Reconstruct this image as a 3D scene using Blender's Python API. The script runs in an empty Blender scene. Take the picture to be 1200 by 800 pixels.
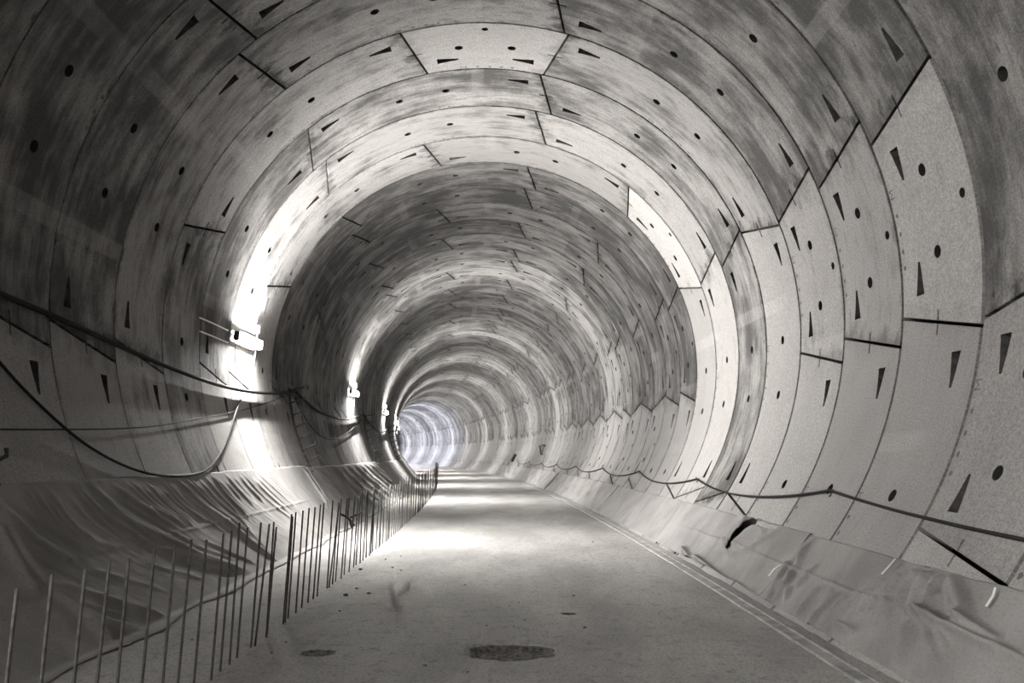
import bpy, bmesh, math, random
import numpy as np
from mathutils import Vector, Matrix
random.seed(7)
rng = np.random.default_rng(5)
SC = bpy.context.scene
COL = SC.collection

# ------------------------------------------------------------------ place
R = 4.70            # inner radius of the lining (m)
AX = -0.33          # tunnel axis, sideways from the camera at the start
RC = 526.0          # radius of the left-hand bend
EYE = 1.62          # eye height
AZ = 3.53           # axis height above the road
PITCH, YAW, FPX = 0.1311, 0.0049, 1000.0
L = 1.5916          # width of one ring
S0 = 7.66           # chainage of the first ring joint in view


def frame(s):
    a = s / RC
    C = Vector((AX - RC + RC * math.cos(a), RC * math.sin(a), AZ))
    return C, Vector((math.cos(a), math.sin(a), 0)), Vector((-math.sin(a), math.cos(a), 0))


def P(s, n, z):                       # n sideways from the axis, z above the road
    C, N, T = frame(s)
    return Vector((C.x, C.y, 0)) + N * n + Vector((0, 0, z))


def W(s, deg, r=R):                   # point on the round wall, angle clockwise from the crown
    C, N, T = frame(s)
    a = math.radians(deg)
    return C + N * (r * math.sin(a)) + Vector((0, 0, r * math.cos(a)))


def M(s, deg, r=R):                   # local frame on the wall: Y along the tunnel, Z towards the axis, X round the wall
    C, N, T = frame(s)
    a = math.radians(deg)
    out = N * math.sin(a) + Vector((0, 0, math.cos(a)))
    z = -out
    x = T.cross(z)
    m = Matrix((x, T, z)).transposed().to_4x4()
    m.translation = C + out * r
    return m


def ray(px, py):
    u, v = (px - 600) / FPX, (400 - py) / FPX
    y = math.cos(PITCH) - v * math.sin(PITCH)
    z = math.sin(PITCH) + v * math.cos(PITCH)
    c, s = math.cos(YAW), math.sin(YAW)
    return Vector((c * u - s * y, s * u + c * y, z))


def local(p):
    xc = AX - RC
    return RC * math.atan2(p.y, p.x - xc), math.hypot(p.x - xc, p.y) - RC, p.z - AZ


def on_wall(px, py, r=R):             # chainage and angle at which a measured sight line meets the wall
    d = ray(px, py)
    O = Vector((0, 0, EYE))
    def f(t):
        _, n, z = local(O + d * t)
        return math.hypot(n, z) - r
    t = 0.5
    while f(t) < 0 and t < 260:
        t += 0.25
    a, b = t - 0.25, t
    for _ in range(30):
        m = (a + b) / 2
        if f(m) < 0: a = m
        else: b = m
    s, n, z = local(O + d * a)
    return s, math.degrees(math.atan2(n, z))


def on_floor(px, py):
    d = ray(px, py)
    t = -EYE / d.z
    s, n, _ = local(Vector((0, 0, EYE)) + d * t)
    return s, n


# ------------------------------------------------------------------ helpers
def tag(o, label=None, cat=None, group=None, kind=None):
    if label: o['label'] = label
    if cat: o['category'] = cat
    if group: o['group'] = group
    if kind: o['kind'] = kind
    return o


def empty(name, mat=None):
    o = bpy.data.objects.new(name, None)
    o.empty_display_size = 0.1
    if mat is not None: o.matrix_world = mat
    COL.objects.link(o)
    return o


def obj(name, bm, mats, parent=None, smooth=False):
    me = bpy.data.meshes.new(name)
    bm.normal_update()
    bm.to_mesh(me)
    bm.free()
    for m in (mats if isinstance(mats, (list, tuple)) else [mats]):
        me.materials.append(m)
    if smooth:
        me.shade_smooth()
        try: me.set_sharp_from_angle(angle=math.radians(40))
        except Exception: pass
    o = bpy.data.objects.new(name, me)
    COL.objects.link(o)
    if parent is not None: o.parent = parent
    return o


def add_box(bm, c, size, mi=0, rot=None, bevel=0.0):
    r = bmesh.ops.create_cube(bm, size=1.0)
    vs = r['verts']
    for v in vs:
        v.co = Vector((v.co.x * size[0], v.co.y * size[1], v.co.z * size[2]))
    fs = set(f for v in vs for f in v.link_faces)
    for f in fs: f.material_index = mi
    if bevel > 0:
        es = list(set(e for v in vs for e in v.link_edges))
        rb = bmesh.ops.bevel(bm, geom=es, offset=bevel, segments=2, affect='EDGES', profile=0.5)
        vs = list(set(v for f in rb['faces'] for v in f.verts) | set(v for v in vs if v.is_valid))
    for v in vs:
        co = v.co.copy()
        if rot is not None: co = rot @ co
        v.co = co + Vector(c)


def add_tube(bm, pts, rad, seg=8, mi=0, cap=True):
    pts = [Vector(p) for p in pts]
    n = len(pts)
    rings = []
    prev = None
    for i, p in enumerate(pts):
        t = (pts[min(i + 1, n - 1)] - pts[max(i - 1, 0)]).normalized()
        if prev is None:
            a = Vector((0, 0, 1)) if abs(t.z) < 0.9 else Vector((1, 0, 0))
            u = t.cross(a).normalized()
        else:
            u = (prev - t * prev.dot(t)).normalized()
        prev = u
        w = t.cross(u)
        rr = rad[i] if isinstance(rad, (list, tuple)) else rad
        rings.append([bm.verts.new(p + (u * math.cos(2 * math.pi * k / seg) + w * math.sin(2 * math.pi * k / seg)) * rr) for k in range(seg)])
    for i in range(n - 1):
        for k in range(seg):
            f = bm.faces.new((rings[i][k], rings[i][(k + 1) % seg], rings[i + 1][(k + 1) % seg], rings[i + 1][k]))
            f.material_index = mi
            f.smooth = True
    if cap:
        for rr in (rings[0][::-1], rings[-1]):
            f = bm.faces.new(rr)
            f.material_index = mi


def catmull(pts, n=8):
    pts = [Vector(p) for p in pts]
    q = [pts[0] * 2 - pts[1]] + pts + [pts[-1] * 2 - pts[-2]]
    out = []
    for i in range(1, len(q) - 2):
        a, b, c, d = q[i - 1], q[i], q[i + 1], q[i + 2]
        for k in range(n):
            t = k / n
            out.append(0.5 * ((2 * b) + (c - a) * t + (2 * a - 5 * b + 4 * c - d) * t * t + (3 * b - a - 3 * c + d) * t ** 3))
    out.append(pts[-1])
    return out


# ------------------------------------------------------------------ materials
def new_mat(name):
    m = bpy.data.materials.new(name)
    m.use_nodes = True
    nt = m.node_tree
    b = nt.nodes['Principled BSDF']
    return m, nt, b


def nd(nt, typ, **kw):
    n = nt.nodes.new(typ)
    for k, v in kw.items():
        if hasattr(n, k): setattr(n, k, v)
        else: n.inputs[k].default_value = v
    return n


def lk(nt, a, b): nt.links.new(a, b)


def math_(nt, op, a, b=None, clamp=False):
    n = nt.nodes.new('ShaderNodeMath'); n.operation = op; n.use_clamp = clamp
    for i, x in enumerate((a, b)):
        if x is None: continue
        if isinstance(x, (int, float)): n.inputs[i].default_value = x
        else: nt.links.new(x, n.inputs[i])
    return n.outputs[0]


def ramp(nt, x, a, b, lo=0.0, hi=1.0):
    n = nt.nodes.new('ShaderNodeMapRange'); n.clamp = True; n.interpolation_type = 'SMOOTHSTEP'
    n.inputs['From Min'].default_value = a; n.inputs['From Max'].default_value = b
    n.inputs['To Min'].default_value = lo; n.inputs['To Max'].default_value = hi
    nt.links.new(x, n.inputs['Value'])
    return n.outputs['Result']


def noise(nt, vec, scale, detail=4, rough=0.55):
    n = nt.nodes.new('ShaderNodeTexNoise'); n.noise_dimensions = '3D'
    n.inputs['Scale'].default_value = scale; n.inputs['Detail'].default_value = detail; n.inputs['Roughness'].default_value = rough
    nt.links.new(vec, n.inputs['Vector'])
    return n.outputs['Fac']


def scaled(nt, vec, s):
    n = nt.nodes.new('ShaderNodeMapping'); n.inputs['Scale'].default_value = s
    nt.links.new(vec, n.inputs['Vector'])
    return n.outputs['Vector']


def mixc(nt, f, a, b):
    n = nt.nodes.new('ShaderNodeMix'); n.data_type = 'RGBA'
    if isinstance(f, (int, float)): n.inputs['Factor'].default_value = f
    else: nt.links.new(f, n.inputs['Factor'])
    for i, x in ((6, a), (7, b)):
        if isinstance(x, tuple): n.inputs[i].default_value = (*x, 1)
        else: nt.links.new(x, n.inputs[i])
    return n.outputs[2]


def grey(v): return (v * 1.03, v * 0.995, v * 0.965)


def concrete():
    m, nt, b = new_mat('segment_concrete')
    uv = nd(nt, 'ShaderNodeUVMap', uv_map='wall').outputs[0]
    oi = nd(nt, 'ShaderNodeObjectInfo')
    sep = nd(nt, 'ShaderNodeSeparateColor'); lk(nt, oi.outputs['Color'], sep.inputs[0])
    su = nd(nt, 'ShaderNodeSeparateXYZ'); lk(nt, uv, su.inputs[0])
    comb = nd(nt, 'ShaderNodeCombineXYZ')
    lk(nt, su.outputs[0], comb.inputs[0]); lk(nt, su.outputs[1], comb.inputs[1])
    lk(nt, math_(nt, 'MULTIPLY', oi.outputs['Random'], 91.0), comb.inputs[2])
    v = comb.outputs[0]
    uve = nd(nt, 'ShaderNodeUVMap', uv_map='edge').outputs[0]
    se = nd(nt, 'ShaderNodeSeparateXYZ'); lk(nt, uve, se.inputs[0])
    streak = noise(nt, scaled(nt, v, (0.5, 3.0, 1)), 1.7, 7, 0.68)
    fine = noise(nt, scaled(nt, v, (1.0, 5.0, 1)), 3.0, 6, 0.66)
    blotch = noise(nt, scaled(nt, v, (0.7, 0.9, 1)), 1.3, 7, 0.62)
    grain = noise(nt, v, 48, 4, 0.75)
    dirt_shade_amt = sep.outputs[1]  # soot, plus the shade painted in between lamps
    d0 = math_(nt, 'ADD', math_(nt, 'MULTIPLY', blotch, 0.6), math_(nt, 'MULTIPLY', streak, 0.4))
    thr = math_(nt, 'SUBTRACT', 0.70, math_(nt, 'MULTIPLY', dirt_shade_amt, 0.40))
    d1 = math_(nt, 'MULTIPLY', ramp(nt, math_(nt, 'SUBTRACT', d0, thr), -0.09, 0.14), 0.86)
    d2 = math_(nt, 'MULTIPLY', ramp(nt, fine, 0.50, 0.68), ramp(nt, dirt_shade_amt, 0.1, 0.8, 0.10, 0.7))
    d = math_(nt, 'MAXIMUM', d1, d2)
    # grime that has crept out of the joints
    n1 = noise(nt, scaled(nt, v, (1.1, 1.8, 1)), 2.4, 6, 0.65)
    e1 = math_(nt, 'ADD', se.outputs[0], math_(nt, 'MULTIPLY', math_(nt, 'SUBTRACT', n1, 0.5), 1.5))
    e1 = math_(nt, 'MULTIPLY', ramp(nt, e1, -0.16, 0.34, 1, 0), ramp(nt, dirt_shade_amt, 0.05, 0.5, 0.15, 0.95))
    n2 = noise(nt, scaled(nt, v, (1.4, 2.0, 1)), 3.1, 6, 0.65)
    e2 = math_(nt, 'ADD', se.outputs[1], math_(nt, 'MULTIPLY', math_(nt, 'SUBTRACT', n2, 0.5), 0.6))
    e2 = math_(nt, 'MULTIPLY', ramp(nt, e2, -0.08, 0.12, 1, 0), ramp(nt, dirt_shade_amt, 0.05, 0.6, 0.2, 0.9))
    d = math_(nt, 'MAXIMUM', d, math_(nt, 'MAXIMUM', e1, e2))
    # pale cast-in bars across the segment
    au = math_(nt, 'ABSOLUTE', math_(nt, 'SUBTRACT', math_(nt, 'ABSOLUTE', su.outputs[0]), 1.02))
    bar = math_(nt, 'MULTIPLY', ramp(nt, au, 0.09, 0.13, 1, 0), ramp(nt, noise(nt, scaled(nt, v, (0.5, 0.25, 1)), 1.3, 3), 0.48, 0.64))
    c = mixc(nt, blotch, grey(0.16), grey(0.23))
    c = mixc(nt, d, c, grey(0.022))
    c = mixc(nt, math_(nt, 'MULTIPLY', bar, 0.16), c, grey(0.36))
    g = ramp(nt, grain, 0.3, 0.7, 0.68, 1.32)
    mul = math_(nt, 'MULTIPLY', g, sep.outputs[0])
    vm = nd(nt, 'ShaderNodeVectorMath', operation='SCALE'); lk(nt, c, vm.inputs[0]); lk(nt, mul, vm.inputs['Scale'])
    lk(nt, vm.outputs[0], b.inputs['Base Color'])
    b.inputs['Roughness'].default_value = 0.72
    b.inputs['Specular IOR Level'].default_value = 0.08
    bp = nd(nt, 'ShaderNodeBump'); bp.inputs['Strength'].default_value = 0.12; bp.inputs['Distance'].default_value = 0.01
    lk(nt, noise(nt, v, 14, 5, 0.6), bp.inputs['Height']); lk(nt, bp.outputs[0], b.inputs['Normal'])
    return m


def simple(name, col, rough=0.7, metal=0.0, var=0.25, scale=6.0, bump=0.0):
    m, nt, b = new_mat(name)
    tc = nd(nt, 'ShaderNodeTexCoord').outputs['Object']
    n = noise(nt, tc, scale, 5, 0.6)
    c0 = tuple(x * (1 - var) for x in col); c1 = tuple(min(1, x * (1 + var)) for x in col)
    lk(nt, mixc(nt, ramp(nt, n, 0.3, 0.7), c0, c1), b.inputs['Base Color'])
    b.inputs['Roughness'].default_value = rough
    b.inputs['Metallic'].default_value = metal
    b.inputs['Specular IOR Level'].default_value = 0.2
    if bump:
        bp = nd(nt, 'ShaderNodeBump'); bp.inputs['Strength'].default_value = bump; bp.inputs['Distance'].default_value = 0.01
        lk(nt, noise(nt, tc, scale * 4, 4), bp.inputs['Height']); lk(nt, bp.outputs[0], b.inputs['Normal'])
    return m


def road_mat():
    m, nt, b = new_mat('dusty_road')
    tc = nd(nt, 'ShaderNodeTexCoord').outputs['Object']
    big = noise(nt, scaled(nt, tc, (1.0, 0.35, 1)), 0.9, 4, 0.55)
    med = noise(nt, scaled(nt, tc, (1, 0.8, 1)), 7.0, 8, 0.75)
    fine = noise(nt, tc, 34, 6, 0.85)
    c = mixc(nt, ramp(nt, big, 0.32, 0.68), grey(0.205), grey(0.295))
    c = mixc(nt, math_(nt, 'MULTIPLY', ramp(nt, med, 0.50, 0.70), 0.6), c, grey(0.09))
    c = mixc(nt, ramp(nt, fine, 0.48, 0.66, 0, 0.8), c, grey(0.06))
    lk(nt, c, b.inputs['Base Color'])
    b.inputs['Roughness'].default_value = 0.95
    b.inputs['Specular IOR Level'].default_value = 0.15
    bp = nd(nt, 'ShaderNodeBump'); bp.inputs['Strength'].default_value = 0.8; bp.inputs['Distance'].default_value = 0.05
    h = math_(nt, 'ADD', math_(nt, 'MULTIPLY', med, 0.8), math_(nt, 'MULTIPLY', fine, 0.25))
    lk(nt, h, bp.inputs['Height']); lk(nt, bp.outputs[0], b.inputs['Normal'])
    return m


def cloth_mat(name, base):
    m, nt, b = new_mat(name)
    uv = nd(nt, 'ShaderNodeUVMap', uv_map='cloth').outputs[0]
    blot = noise(nt, uv, 1.3, 4, 0.55)
    fine = noise(nt, uv, 42, 5, 0.8)
    c = mixc(nt, ramp(nt, blot, 0.3, 0.7), grey(base * 0.82), grey(base * 1.15))
    c = mixc(nt, ramp(nt, fine, 0.45, 0.75, 0, 0.6), c, grey(base * 0.4))
    lk(nt, c, b.inputs['Base Color'])
    b.inputs['Roughness'].default_value = 0.9; b.inputs['Specular IOR Level'].default_value = 0.1
    bp = nd(nt, 'ShaderNodeBump'); bp.inputs['Strength'].default_value = 0.3; bp.inputs['Distance'].default_value = 0.02
    lk(nt, noise(nt, scaled(nt, uv, (1.0, 0.5, 1)), 6, 5, 0.6), bp.inputs['Height']); lk(nt, bp.outputs[0], b.inputs['Normal'])
    return m


def glow(name, col, strength):
    m, nt, b = new_mat(name)
    b.inputs['Base Color'].default_value = (0.8, 0.8, 0.8, 1)
    b.inputs['Emission Color'].default_value = (*col, 1)
    b.inputs['Emission Strength'].default_value = strength
    return m


CONC = concrete()
MARK = simple('stencil_paint', grey(0.06), 0.7)
GROUT = simple('dark_grout', grey(0.035), 0.9)
ROAD = road_mat()
TARP_L = cloth_mat('woven_sheet', 0.17)
TARP_R = cloth_mat('pale_sheet', 0.17)
STEEL = simple('rusty_rod_steel', (0.062, 0.060, 0.058), 0.7, 0.2, 0.35, 20)
BLACK = simple('black_rubber', (0.006, 0.006, 0.006), 0.85, 0, 0.2)
DARK = simple('dark_painted_steel', (0.03, 0.03, 0.03), 0.5, 0.3)
PALE = simple('pale_plastic', (0.55, 0.55, 0.54), 0.5, 0, 0.1)
FIN = simple('added_baffle_grey', grey(0.22), 0.6, 0, 0.1)  # for the plates added to cut lamp light
POCKET = simple('dark_pocket_concrete', grey(0.05), 0.9, 0, 0.4, 9)  # one even dark tone for the bolt pocket faces
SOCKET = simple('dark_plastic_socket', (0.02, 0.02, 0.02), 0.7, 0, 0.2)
TAPE = simple('white_tape', (0.42, 0.42, 0.41), 0.5, 0, 0.08)
MUD = simple('dark_damp_rubble', (0.07, 0.066, 0.063), 0.9, 0, 0.65, 22, 0.8)
STONE = simple('grey_stone', grey(0.10), 0.9, 0, 0.4, 20, 0.4)
KERB = simple('kerb_concrete', grey(0.20), 0.9, 0, 0.3, 5, 0.3)

# ------------------------------------------------------------------ lining: wall_shell > lining_ring > segment
THK = 0.36
JOINTS = [(68.8, 1), (97.2, -1), (152.4, -1), (207.6, -1), (262.6, -1), (318.0, 1), (373.2, 1)]
SL = {0: 4.0, 1: -3.2}


def joint_angle(j, y):
    i = j % 7
    a, sg = JOINTS[i]
    a += 360 * (j // 7)
    sl = 3.85 * sg
    return a + sl * (y / L)


GAPA = math.degrees(0.019 / R)
GAPY = 0.018


def cyl(r, deg, y):
    a = math.radians(deg)
    return Vector((r * math.sin(a), y, r * math.cos(a)))


def wedge(bm, ang, y, sgn):
    # blunt end at ang, tapering away (in direction sgn) round the ring; deep at the blunt end
    ln, w = 0.36, 0.085
    d = math.degrees(1 / R)
    a0, a1 = ang, ang + sgn * ln * d
    def v(a, yy, r): return bm.verts.new(cyl(r, a, yy))
    ti = R - 0.05
    A = [v(a0, y - w, ti), v(a0, y + w, ti), v(a1, y + 0.02, ti), v(a1, y - 0.02, ti)]
    B = [v(a0, y - w, R + 0.29), v(a0, y + w, R + 0.29), v(a1, y + 0.02, R + 0.14), v(a1, y - 0.02, R + 0.14)]
    bm.faces.new(A); bm.faces.new(B[::-1])
    for k in range(4):
        bm.faces.new((A[k], B[k], B[(k + 1) % 4], A[(k + 1) % 4]))


def hole(bm, ang, y, rad=0.068, dep=0.16):
    N = 14
    d = math.degrees(1 / R)
    A, B = [], []
    for k in range(N):
        t = 2 * math.pi * k / N
        a, yy = ang + math.cos(t) * rad * d, y + math.sin(t) * rad
        A.append(bm.verts.new(cyl(R - 0.05, a, yy))); B.append(bm.verts.new(cyl(R + dep, a, yy)))
    bm.faces.new(A); bm.faces.new(B[::-1])
    for k in range(N):
        bm.faces.new((A[k], B[k], B[(k + 1) % N], A[(k + 1) % N]))


def slot(bm, a0, a1, y, hw, dep):
    A, B = [], []
    for (a, yy) in ((a0, y - hw), (a0, y + hw), (a1, y + hw), (a1, y - hw)):
        A.append(bm.verts.new(cyl(R - 0.05, a, yy))); B.append(bm.verts.new(cyl(R + dep, a, yy)))
    bm.faces.new(A); bm.faces.new(B[::-1])
    for k in range(4):
        bm.faces.new((A[k], B[k], B[(k + 1) % 4], A[(k + 1) % 4]))


def segment_mesh(j):
    bm = bmesh.new()
    y0, y1 = -L / 2 + GAPY, L / 2 - GAPY
    span = joint_angle(j + 1, 0) - joint_angle(j, 0)
    n = max(8, int(span / 1.9))
    NY = 2
    mid = (joint_angle(j + 1, 0) + joint_angle(j, 0)) / 2
    grid = []
    for r in (R, R + THK):
        layer = []
        for i in range(n + 1):
            row = []
            for k in range(NY + 1):
                y = y0 + (y1 - y0) * k / NY
                a = joint_angle(j, y) + GAPA
                b_ = joint_angle(j + 1, y) - GAPA
                row.append(bm.verts.new(cyl(r, a + (b_ - a) * i / n, y)))
            layer.append(row)
        grid.append(layer)
    I, O = grid
    for i in range(n):
        for k in range(NY):
            bm.faces.new((I[i][k], I[i][k + 1], I[i + 1][k + 1], I[i + 1][k]))
            bm.faces.new((O[i][k], O[i + 1][k], O[i + 1][k + 1], O[i][k + 1]))
    for i in range(n):
        bm.faces.new((I[i][0], I[i + 1][0], O[i + 1][0], O[i][0]))
        bm.faces.new((I[i][NY], O[i][NY], O[i + 1][NY], I[i + 1][NY]))
    for k in range(NY):
        bm.faces.new((I[0][k], O[0][k], O[0][k + 1], I[0][k + 1]))
        bm.faces.new((I[n][k], I[n][k + 1], O[n][k + 1], O[n][k]))
    bmesh.ops.recalc_face_normals(bm, faces=bm.faces)
    me = bpy.data.meshes.new('segment')
    bm.to_mesh(me); bm.free()
    # cutters
    cb = bmesh.new()
    d = math.degrees(1 / R)
    HOLES_AT, WEDGES_AT = [], []
    for side, jj in ((1, j), (-1, j + 1)):
        yw = 0.25 * L * JOINTS[jj % 7][1] * side
        base = joint_angle(jj, yw) + side * 3.3
        wedge(cb, base, yw, side); WEDGES_AT.append((base, yw, side))
        e = joint_angle(jj, 0.0)
        slot(cb, e + side * 0.0 - side * 0.05 * d, e + side * 0.13 * d, 0.02, 0.016, 0.03)
    if j == 0:
        HOLES_AT += [(mid - 5.3, 0.0, .068), (mid + 5.3, 0.0, .068), (mid, -0.37 * L, 0.05)]
    else:
        HOLES_AT += [(mid - 5.3, 0.0, .068), (mid + 5.3, 0.0, .068)]
    for h_ in HOLES_AT: hole(cb, *h_)
    bmesh.ops.recalc_face_normals(cb, faces=cb.faces)
    cm = bpy.data.meshes.new('cut'); cb.to_mesh(cm); cb.free()
    oa = bpy.data.objects.new('a', me); oc = bpy.data.objects.new('c', cm)
    COL.objects.link(oa); COL.objects.link(oc)
    mo = oa.modifiers.new('b', 'BOOLEAN'); mo.operation = 'DIFFERENCE'; mo.object = oc; mo.solver = 'EXACT'
    dg = bpy.context.evaluated_depsgraph_get()
    me2 = bpy.data.meshes.new_from_object(oa.evaluated_get(dg))
    bpy.data.objects.remove(oa); bpy.data.objects.remove(oc)
    bpy.data.meshes.remove(me); bpy.data.meshes.remove(cm)
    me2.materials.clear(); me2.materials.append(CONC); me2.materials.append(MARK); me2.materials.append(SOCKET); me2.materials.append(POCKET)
    # stencilled marks by the far edge: an M and three blobs
    bm = bmesh.new(); bm.from_mesh(me2)
    for f in bm.faces:
        c = f.calc_center_median()
        ca = math.degrees(math.atan2(c.x, c.z))
        f.material_index = 0
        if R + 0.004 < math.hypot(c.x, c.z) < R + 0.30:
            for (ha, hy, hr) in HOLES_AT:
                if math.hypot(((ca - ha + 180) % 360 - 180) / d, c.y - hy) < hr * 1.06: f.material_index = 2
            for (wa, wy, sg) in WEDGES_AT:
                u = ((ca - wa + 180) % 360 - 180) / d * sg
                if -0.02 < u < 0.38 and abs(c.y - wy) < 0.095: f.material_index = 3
    rr = R - 0.002
    def stroke(p, q, w):
        p, q = Vector(p), Vector(q)
        t = (q - p).normalized(); nn = Vector((-t.y, t.x)) * w
        vs = [bm.verts.new(cyl(rr, mid + c.x * d, c.y)) for c in (p - nn, q - nn, q + nn, p + nn)]
        f = bm.faces.new(vs); f.material_index = 1
    yb = L / 2 - 0.135
    x0 = -0.43
    h = 0.10
    for a, b_ in (((0, 0), (0, h)), ((0, h), (.045, .04)), ((.045, .04), (.09, h)), ((.09, h), (.09, 0))):
        stroke((x0 + a[0], yb + a[1]), (x0 + b_[0], yb + b_[1]), 0.007)
    for cx in (-0.14, 0.07, 0.27, 0.46):
        N = 9
        vs = [bm.verts.new(cyl(rr, mid + (cx + 0.035 * math.cos(2 * math.pi * k / N) * random.uniform(.6, 1.1)) * d, yb + 0.05 + 0.035 * math.sin(2 * math.pi * k / N) * random.uniform(.6, 1.1))) for k in range(N)]
        f = bm.faces.new(vs); f.material_index = 1
    for f in bm.faces:
        if f.material_index == 1:
            c = f.calc_center_median(); f.normal_update()
            if f.normal.dot(Vector((c.x, 0, c.z))) > 0: f.normal_flip()
    uvl = bm.loops.layers.uv.new('wall')
    for f in bm.faces:
        for lp in f.loops:
            a = math.degrees(math.atan2(lp.vert.co.x, lp.vert.co.z))
            u = (a - mid + 180) % 360 - 180
            lp[uvl].uv = (u / d, lp.vert.co.y)
    uve = bm.loops.layers.uv.new('edge')
    for f in bm.faces:
        for lp in f.loops:
            co = lp.vert.co
            u = (math.degrees(math.atan2(co.x, co.z)) - mid + 180) % 360 - 180 + mid
            lp[uve].uv = (min(u - joint_angle(j, co.y), joint_angle(j + 1, co.y) - u) / d, L / 2 - abs(co.y))
    bm.to_mesh(me2); bm.free()
    me2.name = 'segment'
    # analytic normals on the inner face
    me2.shade_smooth()
    nrm = [None] * len(me2.loops)
    for p in me2.polygons:
        onface = all(abs(math.hypot(me2.vertices[v].co.x, me2.vertices[v].co.z) - R) < 0.004 for v in p.vertices)
        for li in p.loop_indices:
            if onface:
                co = me2.vertices[me2.loops[li].vertex_index].co
                q = math.hypot(co.x, co.z)
                nrm[li] = (-co.x / q, 0.0, -co.z / q)
            else:
                nrm[li] = tuple(p.normal)
    me2.normals_split_custom_set(nrm)
    return me2, mid


SEGS = [segment_mesh(j) for j in range(7)]

shell = empty('wall_shell')
tag(shell, 'round concrete tunnel lining of curved bolted segments, bending left in the distance', 'tunnel wall', kind='structure')

Q = 360 / 13
ROT = {-2: 0, -1: Q, 0: 0, 1: 0, 2: 0, 3: -3 * Q, 4: 2 * Q, 5: 2 * Q, 6: -Q, 7: 0, 8: 0, 9: Q, 10: 0, 11: Q, 12: 0, 13: 0, 14: Q, 15: 0, 16: Q, 17: 0, 18: Q, 19: 0, 20: 0, 21: Q}
# soot on each ring's crown, raised between lamps to paint in the shade
RD = {-2: .6, -1: .58, 0: .52, 1: .48, 2: .46, 3: .38, 4: .45, 5: .34, 6: .3, 7: .60, 8: .70, 9: .58, 10: .66, 11: .68, 12: .6, 13: .48, 14: .46, 15: .52, 16: .62, 17: .66}
K0, K1 = -6, 104


def ring_matrix(k):
    s = S0 + (k + 0.5) * L
    C, N, T = frame(s)
    m = Matrix((N, T, Vector((0, 0, 1)))).transposed().to_4x4()
    m.translation = C
    return m


rr = random.Random(11)
SPEC = {(6, 0): (1.3, 0.02), (4, 6): (1.0, .62), (4, 0): (1, .45), (3, 5): (1.0, .55), (2, 6): (.95, .62), (1, 6): (.95, .6), (0, 6): (.95, .65), (3, 0): (1.12, .2), (5, 6): (1.1, .25), (7, 6): (.85, .8), (0, 0): (1.1, .12), (-1, 6): (.85, .8)}
for k in range(K0, K1):
    far_rest = k >= K0 + 96
    ring = empty('lining_ring', ring_matrix(k))
    ring.parent = shell
    rot = ROT.get(k, rr.choice([0, 0, Q, Q, 0, 2 * Q, -Q]))
    base_d = RD.get(k, rr.choice([.45, .52, .6, .66]))
    for j, (me, mid) in enumerate(SEGS):
        o = bpy.data.objects.new('segment', me)
        COL.objects.link(o)
        o.parent = ring
        o.rotation_euler = (0, math.radians(rot), 0)
        ang = (mid + rot + 180) % 360 - 180
        a = abs(ang)
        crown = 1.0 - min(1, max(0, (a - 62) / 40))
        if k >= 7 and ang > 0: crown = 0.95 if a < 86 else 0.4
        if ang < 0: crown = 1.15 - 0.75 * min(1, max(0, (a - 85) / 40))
        dirt_shade = base_d * crown * rr.uniform(.75, 1.2) + 0.06
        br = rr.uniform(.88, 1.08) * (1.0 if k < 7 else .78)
        if (k, j) in SPEC: br, dirt_shade = SPEC[(k, j)]
        o.color = (br, min(dirt_shade, 0.66), 0, 1)

# dark grout behind the segments and the closed stretch behind the viewer
bm = bmesh.new()
NS = 72
def tubewall(bm, svals, r, mi=0):
    rows = [[bm.verts.new(W(s, 360 * i / NS, r)) for i in range(NS)] for s in svals]
    for a, b_ in zip(rows, rows[1:]):
        for i in range(NS):
            f = bm.faces.new((a[i], a[(i + 1) % NS], b_[(i + 1) % NS], b_[i])); f.smooth = True; f.material_index = mi
    return rows
SEND = S0 + K1 * L
rows = tubewall(bm, [S0 + K0 * L - 0.02 + (SEND - S0 - K0 * L) * i / 60 for i in range(61)], R + THK + 0.03)
bm.faces.new(rows[-1])
obj('grout_backing', bm, GROUT, shell)
PLAIN = simple('plain_lining_concrete', grey(0.28), 0.8, 0, 0.25, 1.0)
bm = bmesh.new()
rows = tubewall(bm, [-26, -18, -10, S0 + K0 * L - 0.01], R)
bm.faces.new(rows[0])
obj('plain_lining', bm, PLAIN, shell)

# ------------------------------------------------------------------ road
HOLES = [(7.38, 0.35, 0.37, 0.32, 0.075), (7.32, -1.25, 0.145, 0.11, 0.03), (9.0, 0.94, 0.075, 0.06, 0.02)]
from mathutils import noise as mn


def bump_z(s, n):
    return 0.010 * mn.noise(Vector((s * 1.3, n * 1.3, 3))) + 0.006 * mn.noise(Vector((s * 5, n * 5, 9)))


def hole_shape(h, s, n):              # 1 at the middle, 0 at the ragged rim
    ds, dn = (s - h[0]) / h[3], (n - h[1]) / h[2]
    t = math.atan2(ds, dn)
    rad = math.hypot(ds, dn) / (1 + 0.16 * mn.noise(Vector((math.cos(t) * 1.7, math.sin(t) * 1.7, h[0]))) + 0.07 * mn.noise(Vector((math.cos(t) * 6, math.sin(t) * 6, h[0]))))
    return rad


def road_z(s, n):
    z = bump_z(s, n)
    for h in HOLES:
        r_ = hole_shape(h, s, n)
        if r_ < 1.25:
            z -= h[4] * max(0.0, min(1.0, (1.12 - r_) / 0.35))
    return z


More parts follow.
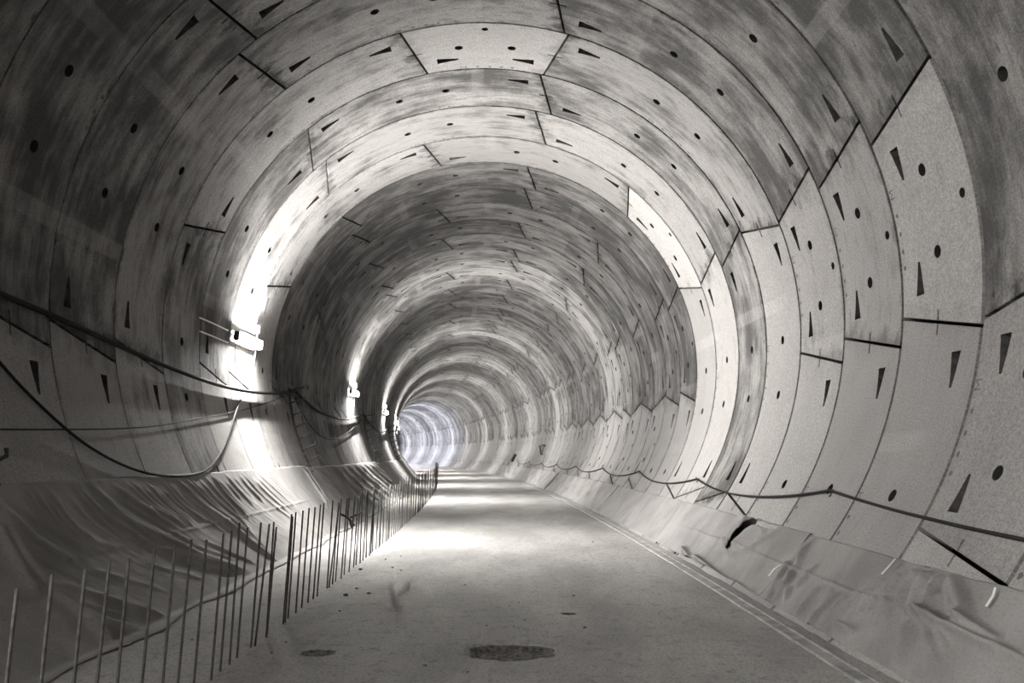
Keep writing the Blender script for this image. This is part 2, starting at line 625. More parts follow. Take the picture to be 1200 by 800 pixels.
bm = bmesh.new()
svals = []
s = -24.0
while s < SEND - 1:
    svals.append(s)
    s += 3.0 if s < 3 else (0.045 if s < 10 else (0.12 if s < 20 else (0.5 if s < 45 else 3.0)))
halfw = math.sqrt(R * R - AZ * AZ) + 0.02
nn_all = {}
prev = None
def nlist(s):
    return 120 if 3 <= s < 20 else (24 if s < 45 else 8)
lastN = None
for i, s in enumerate(svals):
    N = nlist(s)
    if lastN is not None and N != lastN:
        # re-lay the previous row at the new density, flat so that the seam closes
        ps = svals[i - 1]
        prev = [bm.verts.new(P(ps, -halfw + 2 * halfw * q / N, road_z(ps, -halfw + 2 * halfw * q / N))) for q in range(N + 1)]
    row = [bm.verts.new(P(s, -halfw + 2 * halfw * q / N, road_z(s, -halfw + 2 * halfw * q / N))) for q in range(N + 1)]
    if prev is not None:
        for q in range(N):
            f = bm.faces.new((prev[q], prev[q + 1], row[q + 1], row[q])); f.smooth = True
    prev, lastN = row, N
floor = obj('floor', bm, ROAD)
tag(floor, 'dusty compacted road surface running along the tunnel floor', 'floor', kind='structure')

# low kerb strip along the right edge, under the hanging sheet
bm = bmesh.new()
ks = [-10 + i * 1.0 for i in range(95)]
prof = [(2.80, -0.03), (2.80, 0.012), (2.812, 0.019), (2.83, 0.014), (2.915, 0.014), (2.93, 0.022), (2.945, 0.022), (2.95, -0.03)]
prev = None
for s in ks:
    row = [bm.verts.new(P(s, n + 0.006 * mn.noise(Vector((s, n, 1))), z)) for n, z in prof]
    if prev:
        for q in range(len(prof) - 1):
            bm.faces.new((prev[q], row[q], row[q + 1], prev[q + 1]))
    prev = row
bmesh.ops.recalc_face_normals(bm, faces=bm.faces)
kerb = obj('kerb_strip', bm, KERB)
tag(kerb, 'low pale kerb strip along the right edge of the road', 'kerb', kind='structure')

# potholes: dark damp rubble lying in the hollows
PH = ['large dark rubble-filled pothole in the middle of the road', 'small dark pothole beside the rods on the left of the road', 'smallest dark pit in the road, right of and beyond the large pothole']
for h, lab in zip(HOLES, PH):
    bm = bmesh.new()
    N, Q = 40, 10
    c = bm.verts.new(P(h[0], h[1], -h[4] + 0.006))
    prev = None
    for q in range(1, Q + 1):
        row = []
        for i in range(N):
            t = 2 * math.pi * i / N
            lo, hi = 0.0, 2.0
            for _ in range(18):
                m_ = (lo + hi) / 2
                if hole_shape(h, h[0] + math.sin(t) * m_ * h[3], h[1] + math.cos(t) * m_ * h[2]) < 1.0: lo = m_
                else: hi = m_
            rad = lo * q / Q
            s_, n_ = h[0] + math.sin(t) * rad * h[3], h[1] + math.cos(t) * rad * h[2]
            z = road_z(s_, n_) + 0.010 + (0.022 * abs(mn.noise(Vector((s_ * 22, n_ * 22, 4)))) if q < Q else -0.004) * min(1, h[4] / .06)
            row.append(bm.verts.new(P(s_, n_, z)))
        for i in range(N):
            if prev is None: bm.faces.new((c, row[i], row[(i + 1) % N]))
            else: bm.faces.new((prev[i], row[i], row[(i + 1) % N], prev[(i + 1) % N]))
        prev = row
    bmesh.ops.recalc_face_normals(bm, faces=bm.faces)
    tag(obj('pothole', bm, MUD), lab, 'pothole')

# loose stones
def stone_mesh():
    bm = bmesh.new()
    bmesh.ops.create_icosphere(bm, subdivisions=2, radius=1)
    off = random.uniform(0, 50)
    for v in bm.verts:
        v.co *= 1 + 0.35 * mn.noise(v.co * 1.4 + Vector((off, 0, 0)))
        v.co.z *= 0.6
    me = bpy.data.meshes.new('stone'); bm.to_mesh(me); bm.free(); me.shade_smooth(); me.materials.append(STONE)
    return me
SM = [stone_mesh() for _ in range(4)]
for px, py, sz in ((672, 698, .03), (685, 736, .035), (470, 668, .03), (545, 686, .025), (608, 706, .02), (597, 710, .018), (615, 728, .022), (570, 733, .02), (602, 735, .018), (498, 780, .03), (548, 788, .022), (733, 642, .03), (672, 668, .02), (422, 668, .05), (460, 665, .035), (405, 698, .05), (432, 696, .04), (418, 690, .03), (335, 752, .02), (318, 765, .02), (225, 750, .025), (695, 635, .04), (684, 635, .025), (398, 716, .025), (452, 655, .03), (470, 652, .025)):
    s, n = on_floor(px, py)
    o = bpy.data.objects.new('stone', random.choice(SM)); COL.objects.link(o)
    o.location = P(s, n, road_z(s, n) + sz * 0.25)
    sz *= .6; o.scale = (sz, sz * random.uniform(.7, 1), sz * .8); o.rotation_euler.z = random.uniform(0, 6)
    tag(o, 'small dark loose stone lying on the dusty road surface', 'stone', 'loose stones on the road')

# ------------------------------------------------------------------ sheets draped on the lower walls
d_ = math.pi / 180


def fold_curve(pts, crop=None):
    """measured fold line -> (chainage, length round the wall)"""
    out = []
    for (x, y) in pts:
        if crop: x, y = crop[0] + x / 2.9625, crop[1] + y / 2.9625
        s, a = on_wall(x, y, R - 0.05)
        out.append((s, abs(a) * d_ * R))
    # densify
    q = catmull([Vector((a, b_, 0)) for a, b_ in out], 6)
    return np.array([(v.x, v.y) for v in q])


def sheet(name, side, s0, s1, top, folds, ds, mat, amp, skew, holes=(), seed=0, bottom=138.75, lip=0.0, wob=0.25, gain=0.6, wide=0.62):
    qn = 88 if ds < 0.06 else 40
    ns = int((s1 - s0) / ds) + 1
    S = np.linspace(s0, s1, ns)
    abot = bottom * d_ * R
    verts = np.zeros((ns, qn + 1, 2)); Hh = np.zeros((ns, qn + 1))
    for i, s in enumerate(S):
        t = (top + wob * mn.noise(Vector((s * .5, seed, 0))) + 0.12 * mn.noise(Vector((s * 2.4, seed, 5)))) * d_ * R
        for q in range(qn + 1):
            verts[i, q] = (s, t + (abot - t) * q / qn)
    A = verts[..., 1]; SS = verts[..., 0]
    T = (A - A[:, :1]) / (A[:, -1:] - A[:, :1])
    # soft general wrinkles running down and along
    for i in range(ns):
        for q in range(qn + 1):
            s, a, t = SS[i, q], A[i, q], T[i, q]
            u = s - skew * (a - A[i, 0]) - skew * .35 * (a - A[i, 0]) ** 2
            w = mn.noise(Vector((u * 1.5, a * .22, seed))) + .6 * mn.noise(Vector((u * 4.2, a * .35, seed + 7)))
            fine = mn.noise(Vector((u * 10, a * .9, seed + 3)))
            Hh[i, q] = amp * (0.5 + 0.55 * w + 0.34 * fine + 0.15 * mn.noise(Vector((u * 22, a * 1.6, seed + 8)))) * (0.25 + 0.75 * math.sin(math.pi * min(1, t * .9 + .08)))
    for pts, am, w in folds:
        seg = pts
        dmin = np.full(SS.shape, 9.0); par = np.zeros(SS.shape)
        for k in range(len(seg) - 1):
            p0, p1 = seg[k], seg[k + 1]
            v0, v1 = p1[0] - p0[0], p1[1] - p0[1]
            u_ = np.clip(((SS - p0[0]) * v0 + (A - p0[1]) * v1) / max(v0 * v0 + v1 * v1, 1e-9), 0, 1)
            dd = np.hypot(SS - p0[0] - u_ * v0, A - p0[1] - u_ * v1)
            m = dd < dmin
            dmin[m] = dd[m]; par[m] = ((k + u_) / (len(seg) - 1))[m]
        taper = np.clip(np.minimum(par * 6 + .35, (1 - par) * 5 + 0.05), 0, 1)
        Hh += gain * am * taper * np.exp(-(dmin / (w * wide)) ** 1.5)
    Hh = np.clip(Hh, 0, .3) + 0.018
    Hh[:, 0] *= 0.5; 
    bm = bmesh.new()
    uvl = bm.loops.layers.uv.new('cloth')
    vv = [[bm.verts.new(W(SS[i, q], side * A[i, q] / R / d_, R - Hh[i, q])) for q in range(qn + 1)] for i in range(ns)]
    if lip > 0:
        for i in range(ns):
            C, N, Tt = frame(S[i])
            p = vv[i][qn].co
            p.z = max(p.z, 0.02)
            n0 = (p - Vector((C.x, C.y, p.z))).dot(N)
            lp_ = lip * (0.7 + 0.6 * mn.noise(Vector((S[i] * .8, seed, 2))))
            for w in (.5, 1.0):
                n1 = n0 - side * lp_ * w
                vv[i].append(bm.verts.new(P(S[i], n1, 0.012 + max(0, road_z(S[i], n1)) + 0.02 * (1 - w))))
    QN = len(vv[0]) - 1
    for i in range(ns - 1):
        for q in range(QN):
            if holes and q < qn:
                sm, am_ = (SS[i, q] + SS[i + 1, q]) / 2, (A[i, q] + A[i, q + 1]) / 2
                if any(hf(sm, am_) for hf in holes): continue
            f = bm.faces.new((vv[i][q], vv[i + 1][q], vv[i + 1][q + 1], vv[i][q + 1]))
            f.smooth = True
            for lp, (ii, qq) in zip(f.loops, ((i, q), (i + 1, q), (i + 1, q + 1), (i, q + 1))):
                qc = min(qq, qn)
                lp[uvl].uv = (SS[ii, qc], A[ii, qc] + 0.12 * (qq - qc))
    o = obj(name, bm, mat)
    md = o.modifiers.new('thickness', 'SOLIDIFY'); md.thickness = 0.006; md.offset = 0
    return o


CL = (0, 530)
LF = [
    ([(185, 135), (250, 240), (330, 310), (440, 330)], .07, .055),
    ([(335, 125), (430, 225), (560, 295), (700, 360), (880, 410)], .13, .085),
    ([(265, 120), (330, 200), (420, 290), (470, 315)], .05, .05),
    ([(400, 112), (500, 195), (640, 275)], .10, .065),
    ([(440, 105), (530, 190), (660, 262)], .08, .06),
    ([(520, 110), (590, 190), (680, 258)], .08, .055),
    ([(570, 100), (640, 180), (730, 240)], .07, .05),
    ([(620, 95), (700, 180), (800, 250), (900, 330), (980, 382)], .12, .075),
    ([(670, 95), (760, 190), (860, 270), (960, 365)], .09, .07),
    ([(740, 82), (790, 150), (870, 228)], .10, .055),
    ([(790, 80), (840, 140), (890, 190)], .06, .05),
    ([(850, 75), (900, 135), (960, 190), (1060, 260)], .05, .05),
    ([(905, 75), (960, 130), (1040, 200)], .04, .045),
    ([(5, 175), (50, 300), (110, 400), (190, 480)], .15, .075), ([(-20, 230), (30, 330), (90, 430), (150, 490)], .12, .07),
    ([(30, 200), (130, 300), (280, 385)], .09, .075),
    ([(100, 130), (150, 210), (190, 240)], .05, .05),
    ([(190, 455), (400, 515), (610, 575)], .12, .075),
    ([(280, 545), (400, 585), (510, 615)], .08, .06),
    ([(300, 580), (370, 640), (420, 690)], .10, .06),
    ([(200, 480), (300, 560), (380, 650)], .08, .06),
    ([(540, 325), (700, 372), (860, 408)], .08, .06),
    ([(700, 300), (800, 345), (900, 385)], .06, .05),
    ([(1060, 60), (1110, 140), (1140, 190)], .10, .07),
]
folds_L = [(fold_curve(p, CL), a, w) for p, a, w in LF]
more_L = []
fr = random.Random(3)
def resample(c, n=40):
    i = np.linspace(0, len(c) - 1, n)
    return np.stack([np.interp(i, np.arange(len(c)), c[:, 0]), np.interp(i, np.arange(len(c)), c[:, 1])], 1)
for (i0, i1) in ((0, 1), (1, 3), (3, 4), (4, 5), (5, 6), (6, 7), (7, 8), (8, 9), (9, 10), (10, 11), (11, 12), (15, 0), (16, 0), (2, 1), (17, 19), (17, 18), (18, 19), (21, 22), (21, 17)):
    ca, cb_ = resample(folds_L[i0][0]), resample(folds_L[i1][0])
    for w_ in (.33, .67):
        cc = ca * (1 - w_) + cb_ * w_
        lo_ = fr.randint(0, 8); hi_ = fr.randint(24, 40)
        more_L.append((cc[lo_:hi_], fr.uniform(.03, .08), fr.uniform(.04, .06)))
seamL = (np.array([(s, 127.8 * d_ * R) for s in np.arange(7, 19.8, .1)]), .025, .02)
t1 = sheet('tarpaulin', -1, 3.0, 19.9, 117.7, folds_L + more_L + [seamL], 0.028, TARP_L, 0.022, 0.8, seed=1, gain=.46, wide=.78, lip=0.2)
tag(t1, 'grey wrinkled sheet with deep diagonal folds, draped nearest on the lower left wall', 'tarpaulin', 'sheets draped on the lower walls')
t2 = sheet('tarpaulin', -1, 19.95, 34.6, 118.2, [(np.array([(20.6 + k * 1.35 + j * .12 * (1 + .3 * k), (118.6 + j * 1.6) * d_ * R) for j in range(13)]), .10 + .03 * (k % 3), .10) for k in range(11)], 0.12, TARP_L, 0.05, 0.35, seed=3, lip=0.2)
tag(t2, 'grey sheet with curved ribs on the left wall between the first and second glowing lamps', 'tarpaulin', 'sheets draped on the lower walls')
t3 = sheet('tarpaulin', -1, 34.7, 49.0, 118.6, [], 0.2, TARP_L, 0.08, 0.3, seed=4, lip=0.2)
tag(t3, 'sheet on the lower left wall past the second glowing lamp', 'tarpaulin', 'sheets draped on the lower walls')
t4 = sheet('tarpaulin', -1, 49.1, 72.0, 118.6, [], 0.3, TARP_L, 0.08, 0.3, seed=5, lip=0.2)
tag(t4, 'farthest sheet on the lower left wall past the third glowing lamp', 'tarpaulin', 'sheets draped on the lower walls')

CR = (800, 530)
RF = [
    ([(870, 415), (845, 490), (820, 580), (720, 760)], .11, .06),
    ([(905, 430), (885, 520), (870, 620), (890, 780)], .12, .06),
    ([(820, 410), (760, 480), (700, 560), (640, 640)], .07, .05),
    ([(840, 412), (790, 490), (740, 570)], .06, .045),
    ([(770, 405), (690, 500), (640, 560)], .04, .04),
    ([(445, 310), (405, 370), (365, 410), (320, 480), (270, 535)], .07, .05),
    ([(390, 420), (340, 490), (300, 530)], .06, .04),
    ([(370, 470), (360, 510)], .05, .05),
    ([(545, 485), (480, 550), (420, 610)], .06, .045),
    ([(625, 490), (560, 550), (470, 640)], .06, .045),
    ([(945, 430), (985, 540), (1005, 640)], .10, .06),
    ([(830, 580), (900, 600), (1000, 650), (1090, 690), (1185, 720)], .10, .05),
    ([(950, 580), (1040, 620), (1110, 665)], .07, .04),
    ([(340, 265), (280, 310), (220, 348), (150, 365)], .05, .05),
    ([(530, 595), (600, 625)], .07, .05),
    ([(40, 360), (90, 400), (150, 450), (210, 480)], .12, .05),
    ([(0, 330), (20, 360), (40, 385)], .10, .05),
    ([(160, 445), (230, 490), (260, 525)], .05, .045),
    ([(740, 540), (660, 560), (600, 560)], .04, .04),
]
folds_R = [(fold_curve(p, CR), a, w) for p, a, w in RF]
more_R = []
for (i0, i1) in ((0, 1), (0, 2), (2, 3), (3, 4), (4, 9), (9, 8), (8, 5), (1, 10), (5, 6)):
    ca, cb_ = resample(folds_R[i0][0]), resample(folds_R[i1][0])
    for w_ in (.3, .6):
        cc = ca * (1 - w_) + cb_ * w_
        lo_ = fr.randint(0, 10); hi_ = fr.randint(22, 40)
        more_R.append((cc[lo_:hi_], fr.uniform(.03, .06), fr.uniform(.035, .05)))
seamR = (np.array([(s, 132.5 * d_ * R) for s in np.arange(4, 16, .1)]), .022, .02)
a0 = 127.0 * d_ * R


TE = [np.array(on_wall(x, y, R - 0.12)) for (x, y) in ((878, 611), (853, 637), (904, 613))]
TE = [np.array((q[0], q[1] * d_ * R)) for q in TE]


def seg_dist(p, a, b):
    ab = b - a
    u = float(np.clip(np.dot(p - a, ab) / np.dot(ab, ab), 0, 1))
    return float(np.hypot(*(p - a - ab * u))), u


def tear(s, a):
    p = np.array((s, a))
    d1, u1 = seg_dist(p, TE[0], TE[1])
    d2, u2 = seg_dist(p, TE[0], TE[2])
    return d1 < 0.17 * (1 - 0.6 * u1) or d2 < 0.05 * (1 - 0.7 * u2) + 0.012


LIP1 = np.array([TE[0] + (TE[1] - TE[0]) * u + np.array((0.30, 0.0)) for u in np.linspace(-.2, 1.2, 9)])
LIP2 = np.array([TE[0] + (TE[1] - TE[0]) * u - np.array((0.30, 0.0)) for u in np.linspace(-.2, 1.2, 9)])
r1 = sheet('tarpaulin', 1, 3.0, 9.72, 127.0, folds_R + more_R + [seamR], 0.028, TARP_R, 0.05, -0.35, seed=11, bottom=138.2, gain=.95, wide=.9)
tag(r1, 'pale grey sheet with bunched vertical folds on the lower right wall nearest the viewer', 'tarpaulin', 'sheets draped on the lower walls')
r2 = sheet('tarpaulin', 1, 9.76, 23.95, 126.7, folds_R + [seamR, (LIP1, .10, .4), (LIP2, .10, .4)] + more_R, 0.035, TARP_R, 0.045, -0.3, holes=[tear], seed=12, bottom=138.2, gain=.95, wide=.9)
tag(r2, 'pale grey sheet with a black torn gap on the lower right wall', 'tarpaulin', 'sheets draped on the lower walls')
ribs = []
for k in range(6):
    s = 26.5 + k * 1.9
    ribs.append((np.array([(s - .10 * j, (126.6 + j) * d_ * R) for j in range(12)]), .16, .14))
r3 = sheet('tarpaulin', 1, 24.0, 38.0, 126.4, ribs, 0.12, TARP_R, 0.06, 0.3, seed=13, bottom=138.2)
tag(r3, 'pale sheet with dark upright folds on the right wall beyond the torn sheet', 'tarpaulin', 'sheets draped on the lower walls')
r4 = sheet('tarpaulin', 1, 39.5, 75.0, 126.2, [(np.array([(s - .3 * j, (126.6 + j) * d_ * R) for j in range(12)]), .2, .3) for s in (46, 50, 60, 64, 70)], 0.3, TARP_R, 0.06, 0.3, seed=14, bottom=138.2)
tag(r4, 'farthest pale sheet at the foot of the right wall', 'tarpaulin', 'sheets draped on the lower walls')

# dark hollow bracket edge of the torn gap is the wall itself; white tapes over the sheet's top edge
for pts, lab in (([(1169, 690), (1166, 700), (1158, 712)], 'short curled white tape strip at the right end of the sheet top'),
                 ([(1051, 656), (1044, 664), (1035, 674)], 'straight white tape strip across the sheet top below a ring joint'),
                 ([(917, 662), (908, 668), (902, 676)], 'faint white tape strip beside the bunched sheet seam')):
    bm = bmesh.new()
    prev = None
    for (x, y) in pts:
        s, a = on_wall(x, y, R - 0.07)
        row = [bm.verts.new(W(s + o_, a, R - 0.085 + h_)) for o_, h_ in ((-.012, 0), (.012, 0), (.012, -.004), (-.012, -.004))]
        if prev:
            for q in range(4):
                bm.faces.new((prev[q], row[q], row[(q + 1) % 4], prev[(q + 1) % 4]))
        else: bm.faces.new(row)
        prev = row
    bm.faces.new(prev[::-1])
    bmesh.ops.recalc_face_normals(bm, faces=bm.faces)
    tag(obj('tape_strip', bm, TAPE), lab, 'tape', 'white tape strips on the right sheet')

# ------------------------------------------------------------------ steel rods along the left edge
TOPS = [(23, 689), (62, 672), (99, 667), (128, 656), (154, 653), (180, 643), (204, 639), (223, 632), (241, 632), (260, 625), (271, 621), (282, 612), (291, 618), (307, 612), (321, 611), (324, 617), (340, 602), (342, 605), (348, 600), (355, 598), (363, 595), (370, 594), (376, 591), (380, 589), (391, 586), (397, 588), (401, 584), (405, 584), (410, 583), (414, 581), (420, 582)]
RODN = -1.86


def rod_mesh(bm, h, r=0.0085):
    n = 10
    add_tube(bm, [(0, 0, -0.15 + (h + .15) * i / n) for i in range(n + 1)], [r * (1.0 + .12 * (i % 2)) for i in range(n + 1)], 7)


spots = []
for (x, y) in TOPS:
    d = ray(x, y)
    lean = 0.045
    lo, hi = 2.0, 30.0
    for _ in range(50):                     # where the sight line crosses the row
        m = (lo + hi) / 2
        p = Vector((0, 0, EYE)) + d * m
        if local(p)[1] > RODN + lean: lo = m
        else: hi = m
    p = Vector((0, 0, EYE)) + d * lo
    spots.append((local(p)[0], p.z, lean + random.uniform(-.012, .012), random.uniform(-.02, .02)))
s = max(q[0] for q in spots) + .3
while s < 62:
    spots.append((s, random.uniform(.99, 1.09), 0.03 + random.uniform(-.03, .03), random.uniform(-.03, .03)))
    s += random.uniform(.2, .42)
spots += [(spots[13][0] + .05, 1.02, .085, .0), (spots[24][0] + .06, 1.0, .1, -.02)]
bm = bmesh.new(); rod_mesh(bm, 1.04)
ROD = bpy.data.meshes.new('steel_rod'); bm.to_mesh(ROD); bm.free(); ROD.materials.append(STEEL)
for s, h, ln, lt in spots:
    o = bpy.data.objects.new('steel_rod', ROD); COL.objects.link(o)
    C, N, T = frame(s)
    base = P(s, RODN + random.uniform(-.015, .015), 0.0)
    z = (N * ln + T * lt + Vector((0, 0, h))).normalized()
    x = N - z * N.dot(z); x.normalize()
    m = Matrix((x, z.cross(x), z)).transposed().to_4x4(); m.translation = base
    m = m @ Matrix.Diagonal((1, 1, max(.8, min(1.15, h / 1.04)), 1))
    o.matrix_world = m
    tag(o, 'thin upright steel rod standing in the row along the left road edge', 'rod', 'steel rods along the left road edge')

# cut steel pieces tied across the rods
for off_, (a, b_), lab in ((.10, (((399, 602), (415, 615))), 'thick dark steel offcut tied slanting down across the rods'),
                     (.14, (((411, 606), (424, 599))), 'thin dark steel offcut tied slanting up across the rods'),
                     (.18, (((402, 603), (412, 617))), 'short steep steel offcut below the crossed pieces on the rods')):
    pts = []
    for (x, y) in (a, b_):
        d = ray(x, y); lo, hi = 2.0, 30.0
        for _ in range(50):
            m = (lo + hi) / 2
            if local(Vector((0, 0, EYE)) + d * m)[1] > RODN + off_: lo = m
            else: hi = m
        pts.append(Vector((0, 0, EYE)) + d * lo)
    pts.insert(1, (pts[0] + pts[1]) / 2 + Vector((.03, 0, .01)))
    bm = bmesh.new(); add_tube(bm, pts, 0.013, 7)
    tag(obj('steel_offcut', bm, STEEL), lab, 'steel piece')

# ------------------------------------------------------------------ lamps on the left wall
LAMPW = glow('lamp_diffuser_glow', (1.0, 0.98, 0.95), 4200.0)
LAMPN = glow('dimmer_lamp_diffuser_glow', (1.0, 0.98, 0.95), 3700.0)
LAMPB = glow('cool_lamp_diffuser_glow', (0.84, 0.87, 1.0), 8500.0)
ORD = ['lamp beside the viewer high on the left wall, outside the picture', 'nearest glowing tube lamp on the left wall, largest in view', 'second glowing lamp along the left wall', 'third glowing lamp along the left wall', 'fourth and farthest visible glowing lamp along the left wall']


BAFFLES = []  # plates added on each lamp to narrow its light along the tunnel


def lamp(s, lab, glowmat):
    root = empty('tube_lamp', M(s, -86.8, R))
    tag(root, lab, 'lamp', 'tube lamps on the left wall')
    bm = bmesh.new(); add_box(bm, (0, 0, .075), (.11, 1.46, .04), bevel=.008); obj('housing', bm, PALE, root)
    bm = bmesh.new()
    # rounded diffuser body
    n = 10
    pr = [(.075 * math.cos(math.pi * i / n), .095 + .05 * math.sin(math.pi * i / n)) for i in range(n + 1)]
    rows = [[bm.verts.new((x, y, z)) for x, z in pr] for y in (-.70, .70)]
    for i in range(n):
        f = bm.faces.new((rows[0][i], rows[0][i + 1], rows[1][i + 1], rows[1][i])); f.smooth = True
    bm.faces.new((rows[0][0], rows[1][0], rows[1][n], rows[0][n]))
    bm.faces.new(rows[0][::-1]); bm.faces.new(rows[1])
    bmesh.ops.recalc_face_normals(bm, faces=bm.faces)
    obj('diffuser', bm, glowmat, root)
    for y in (-.725, .725):
        bm = bmesh.new(); add_box(bm, (0, y, .10), (.17, .045, .11), bevel=.012); obj('end_cap', bm, DARK, root)
    for q in range(9):
        if not BAFFLES:
            bm = bmesh.new(); add_box(bm, (0, 0, .135), (.17, .008, .15)); f_ = obj('added_baffle', bm, FIN, root); BAFFLES.append(f_)
        else:
            f_ = BAFFLES[0].copy(); COL.objects.link(f_); f_.parent = root
        f_.location = (0, -.64 + .16 * q, 0)
    for x in (-.083, .083):
        bm = bmesh.new(); add_box(bm, (x, 0, .075), (.012, 1.46, .055), bevel=.003); obj('side_rail', bm, DARK, root)
    for y in (-.45, .45):
        bm = bmesh.new(); add_box(bm, (0, y, .028), (.07, .04, .055)); obj('bracket', bm, DARK, root)
    bm = bmesh.new(); add_box(bm, (-.33, .74, .05), (.15, .11, .09), bevel=.01); obj('junction_box', bm, PALE, root)
    bm = bmesh.new(); add_tube(bm, [(-.26, .74, .05), (-.12, .745, .06), (.15, .75, .05), (.55, .70, .03), (.95, .62, .03)], .014, 6); obj('conduit', bm, PALE, root)
    return root


for i in range(-1, 12):
    s = 16.45 + 14.32 * i if i >= 0 else -0.8
    lab = ORD[i + 1] if i + 1 < len(ORD) else 'lamp number %d along the left wall round the bend' % (i + 1)
    lamp(s, lab, LAMPB if i >= 7 else (LAMPN if i < 0 else LAMPW))

# ------------------------------------------------------------------ cable racks, cables, hooks on the left
RACKS = [7.25, 20.35, 34.7, 49.0]
RL = ['cable rack at the left edge of the picture, arm ends only in view', 'cable rack with short arms just past the nearest glowing lamp', 'cable rack with short arms past the second glowing lamp', 'cable rack with short arms past the third glowing lamp']
for s, lab in zip(RACKS, RL):
    root = empty('cable_rack', M(s, -104, R)); tag(root, lab, 'cable rack', 'cable racks on the left wall')
    inv = M(s, -104, R).inverted()
    bm = bmesh.new()
    pts = [inv @ W(s, -94.4 - k * 1.6, R - .035) for k in range(17)]
    for p, q in zip(pts, pts[1:]):
        add_tube(bm, [p, q], .022, 4)
    obj('upright', bm, DARK, root)
    for k in range(7):
        a = -95.2 - k * 3.6
        bm = bmesh.new()
        add_tube(bm, [inv @ W(s, a, R - .03), inv @ W(s, a + .4, R - .2), inv @ W(s, a + .5, R - .36), inv @ W(s, a + 1.3, R - .38)], .02, 6)
        obj('arm', bm, DARK, root)


def wall_cable(name, pts, rad, lab, off=.05, mat=None, n=8):
    q = []
    for p in pts:
        if len(p) == 2: s, a = on_wall(p[0], p[1], R - off)
        else: s, a = p[0], p[1]
        q.append(Vector((s, a, off if len(p) < 4 else p[3])))
    c = [W(v.x, v.y, R - v.z) for v in catmull(q, n)]
    bm = bmesh.new(); add_tube(bm, c, rad, 8)
    return tag(obj(name, bm, mat or BLACK), lab, 'cable', 'cables along the tunnel walls')


A_ = 'x'
wall_cable('cable', [(-130, 283), (-60, 317), (0, 344), (60, 369), (140, 405), (200, 431), (260, 452), (305, 460), (335, 460), (346, 458)], .032, 'thick black cable sagging across the left wall in front of the nearest lamp', .07)
wall_cable('cable', [(346, 458), (356, 468), (375, 483), (400, 491), (415, 489), (426, 485)], .032, 'thick black cable drooping between the first two glowing lamps', .07)
wall_cable('cable', [(426, 485), (434, 497), (445, 506), (455, 502)], .032, 'thick black cable drooping past the second glowing lamp', .07)
wall_cable('cable', [(-100, 305), (-45, 371), (0, 425), (40, 468), (100, 520), (150, 547), (190, 557), (228, 556), (250, 543), (266, 515), (282, 468)], .016, 'thin black cable looping low from the left edge up to the nearest lamp', .045)
wall_cable('cable', [(-30, 502), (7, 503), (80, 503), (140, 502), (190, 498), (250, 487), (300, 476), (342, 461)], .008, 'fine dark wire running level along the left wall below the thick cable', .03)
wall_cable('cable', [(346, 466), (358, 490), (375, 510), (395, 514), (418, 498), (426, 488)], .012, 'thin black cable drooping below the thick one between the first two lamps', .05)
for dy in (0, 16):
    wall_cable('conduit_pipe', [(234, 372 + dy), (250, 379 + dy * .95), (267, 387 + dy * .9)], .014, 'slim pale conduit %s leading along the wall into the nearest lamp' % ('upper of the pair' if dy == 0 else 'lower of the pair'), .03, PALE)

# right wall: cable in scallops between hooks
HK = [6.17 - 2.2, 9.94, 16.3, 22.4, 28.7, 35.4, 41.8, 48.2, 54.6, 61.0]
HA = [122.6, 119.9, 120.6, 120.3, 120.5, 121.0, 121.0, 121.0, 121, 121]
c = []
for i in range(len(HK) - 1):
    n = 14
    for k in range(n + (1 if i == len(HK) - 2 else 0)):
        t = k / n
        s = HK[i] + (HK[i + 1] - HK[i]) * t
        a = HA[i] + (HA[i + 1] - HA[i]) * t + (1.0 if i == 0 else 2.7) * 4 * t * (1 - t)
        c.append(W(s, a, R - .035 - .015 * math.sin(math.pi * t)))
bm = bmesh.new(); add_tube(bm, c, .016, 6)
tag(obj('cable', bm, BLACK), 'black cable hanging in scallops along the right wall', 'cable', 'cables along the tunnel walls')
hk = None
for s, a in list(zip(HK, HA))[1:]:
    root = empty('cable_hook', M(s, a, R))
    tag(root, 'small dark hook holding up the scalloped cable on the right wall', 'hook', 'cable hooks on the right wall')
    if hk is None:
        bm = bmesh.new(); add_box(bm, (-.02, 0, .006), (.10, .05, .012), bevel=.003); p1 = obj('plate', bm, DARK, root)
        bm = bmesh.new(); add_tube(bm, [(-.01, 0, .0), (-.012, 0, .05), (.01, 0, .062), (.02, 0, .045)], .008, 6); p2 = obj('hook', bm, DARK, root)
        hk = (p1, p2)
    else:
        for p in hk:
            q = p.copy(); COL.objects.link(q); q.parent = root

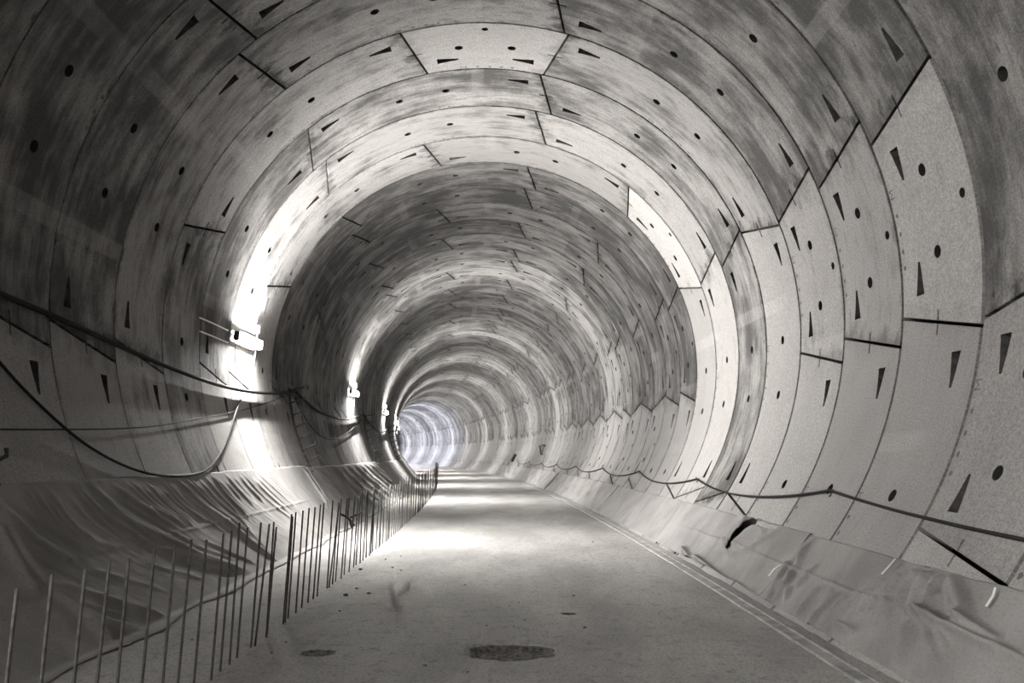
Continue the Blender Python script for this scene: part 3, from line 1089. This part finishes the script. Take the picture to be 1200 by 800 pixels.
# far right wall: triangular bracket and dark box
s, a = on_wall(634, 526, R)
root = empty('triangular_bracket', M(s, a, R)); tag(root, 'black triangular bracket on the far right wall', 'bracket')
inv = M(s, a, R).inverted()
tri = [on_wall(630, 522.5, R), on_wall(640, 522, R), on_wall(636, 533, R)]
tp = [inv @ W(q[0] if i else q[0] - 1.5, q[1], R - .1) for i, q in enumerate(tri)]
for i, nm in enumerate(('top_bar', 'brace', 'upright')):
    bm = bmesh.new(); add_tube(bm, [tp[i], tp[(i + 1) % 3]], .045 if i != 1 else .02, 6); obj(nm, bm, DARK, root)
bm = bmesh.new()
for q in tp: add_tube(bm, [q, Vector((q.x, q.y, 0))], .03, 6)
obj('standoff', bm, DARK, root)
s, a = on_wall(603, 537, R)
root = empty('junction_box', M(s, a, R)); tag(root, 'dark box mounted on the far right wall with a cable below', 'box')
bm = bmesh.new(); add_box(bm, (0, 0, .09), (.62, .46, .18), bevel=.02); obj('case', bm, DARK, root)
bm = bmesh.new(); add_box(bm, (0, 0, .19), (.54, .38, .02), bevel=.006); obj('lid', bm, DARK, root)
bm = bmesh.new(); add_tube(bm, [(.3, 0, .08), (.55, .1, .04), (.75, .1, .03)], .02, 6); obj('cable_tail', bm, PALE, root)

# ------------------------------------------------------------------ world, camera, view
w = bpy.data.worlds.new('World'); SC.world = w; w.use_nodes = True
w.node_tree.nodes['Background'].inputs[0].default_value = (0, 0, 0, 1)
cam = bpy.data.cameras.new('camera'); co = bpy.data.objects.new('camera', cam); COL.objects.link(co)
cam.sensor_width = 36; cam.lens = 36 * FPX / 1200; cam.clip_end = 600; cam.clip_start = .05
co.location = (0, 0, EYE); co.rotation_euler = (math.pi / 2 + PITCH, 0, YAW)
SC.camera = co
vs = SC.view_settings
vs.view_transform = 'Standard'; vs.look = 'None'; vs.exposure = 0.25; vs.gamma = 1.0; vs.use_curve_mapping = False
SC.cycles.max_bounces = 8; SC.cycles.diffuse_bounces = 5
SC.cycles.sample_clamp_indirect = 20
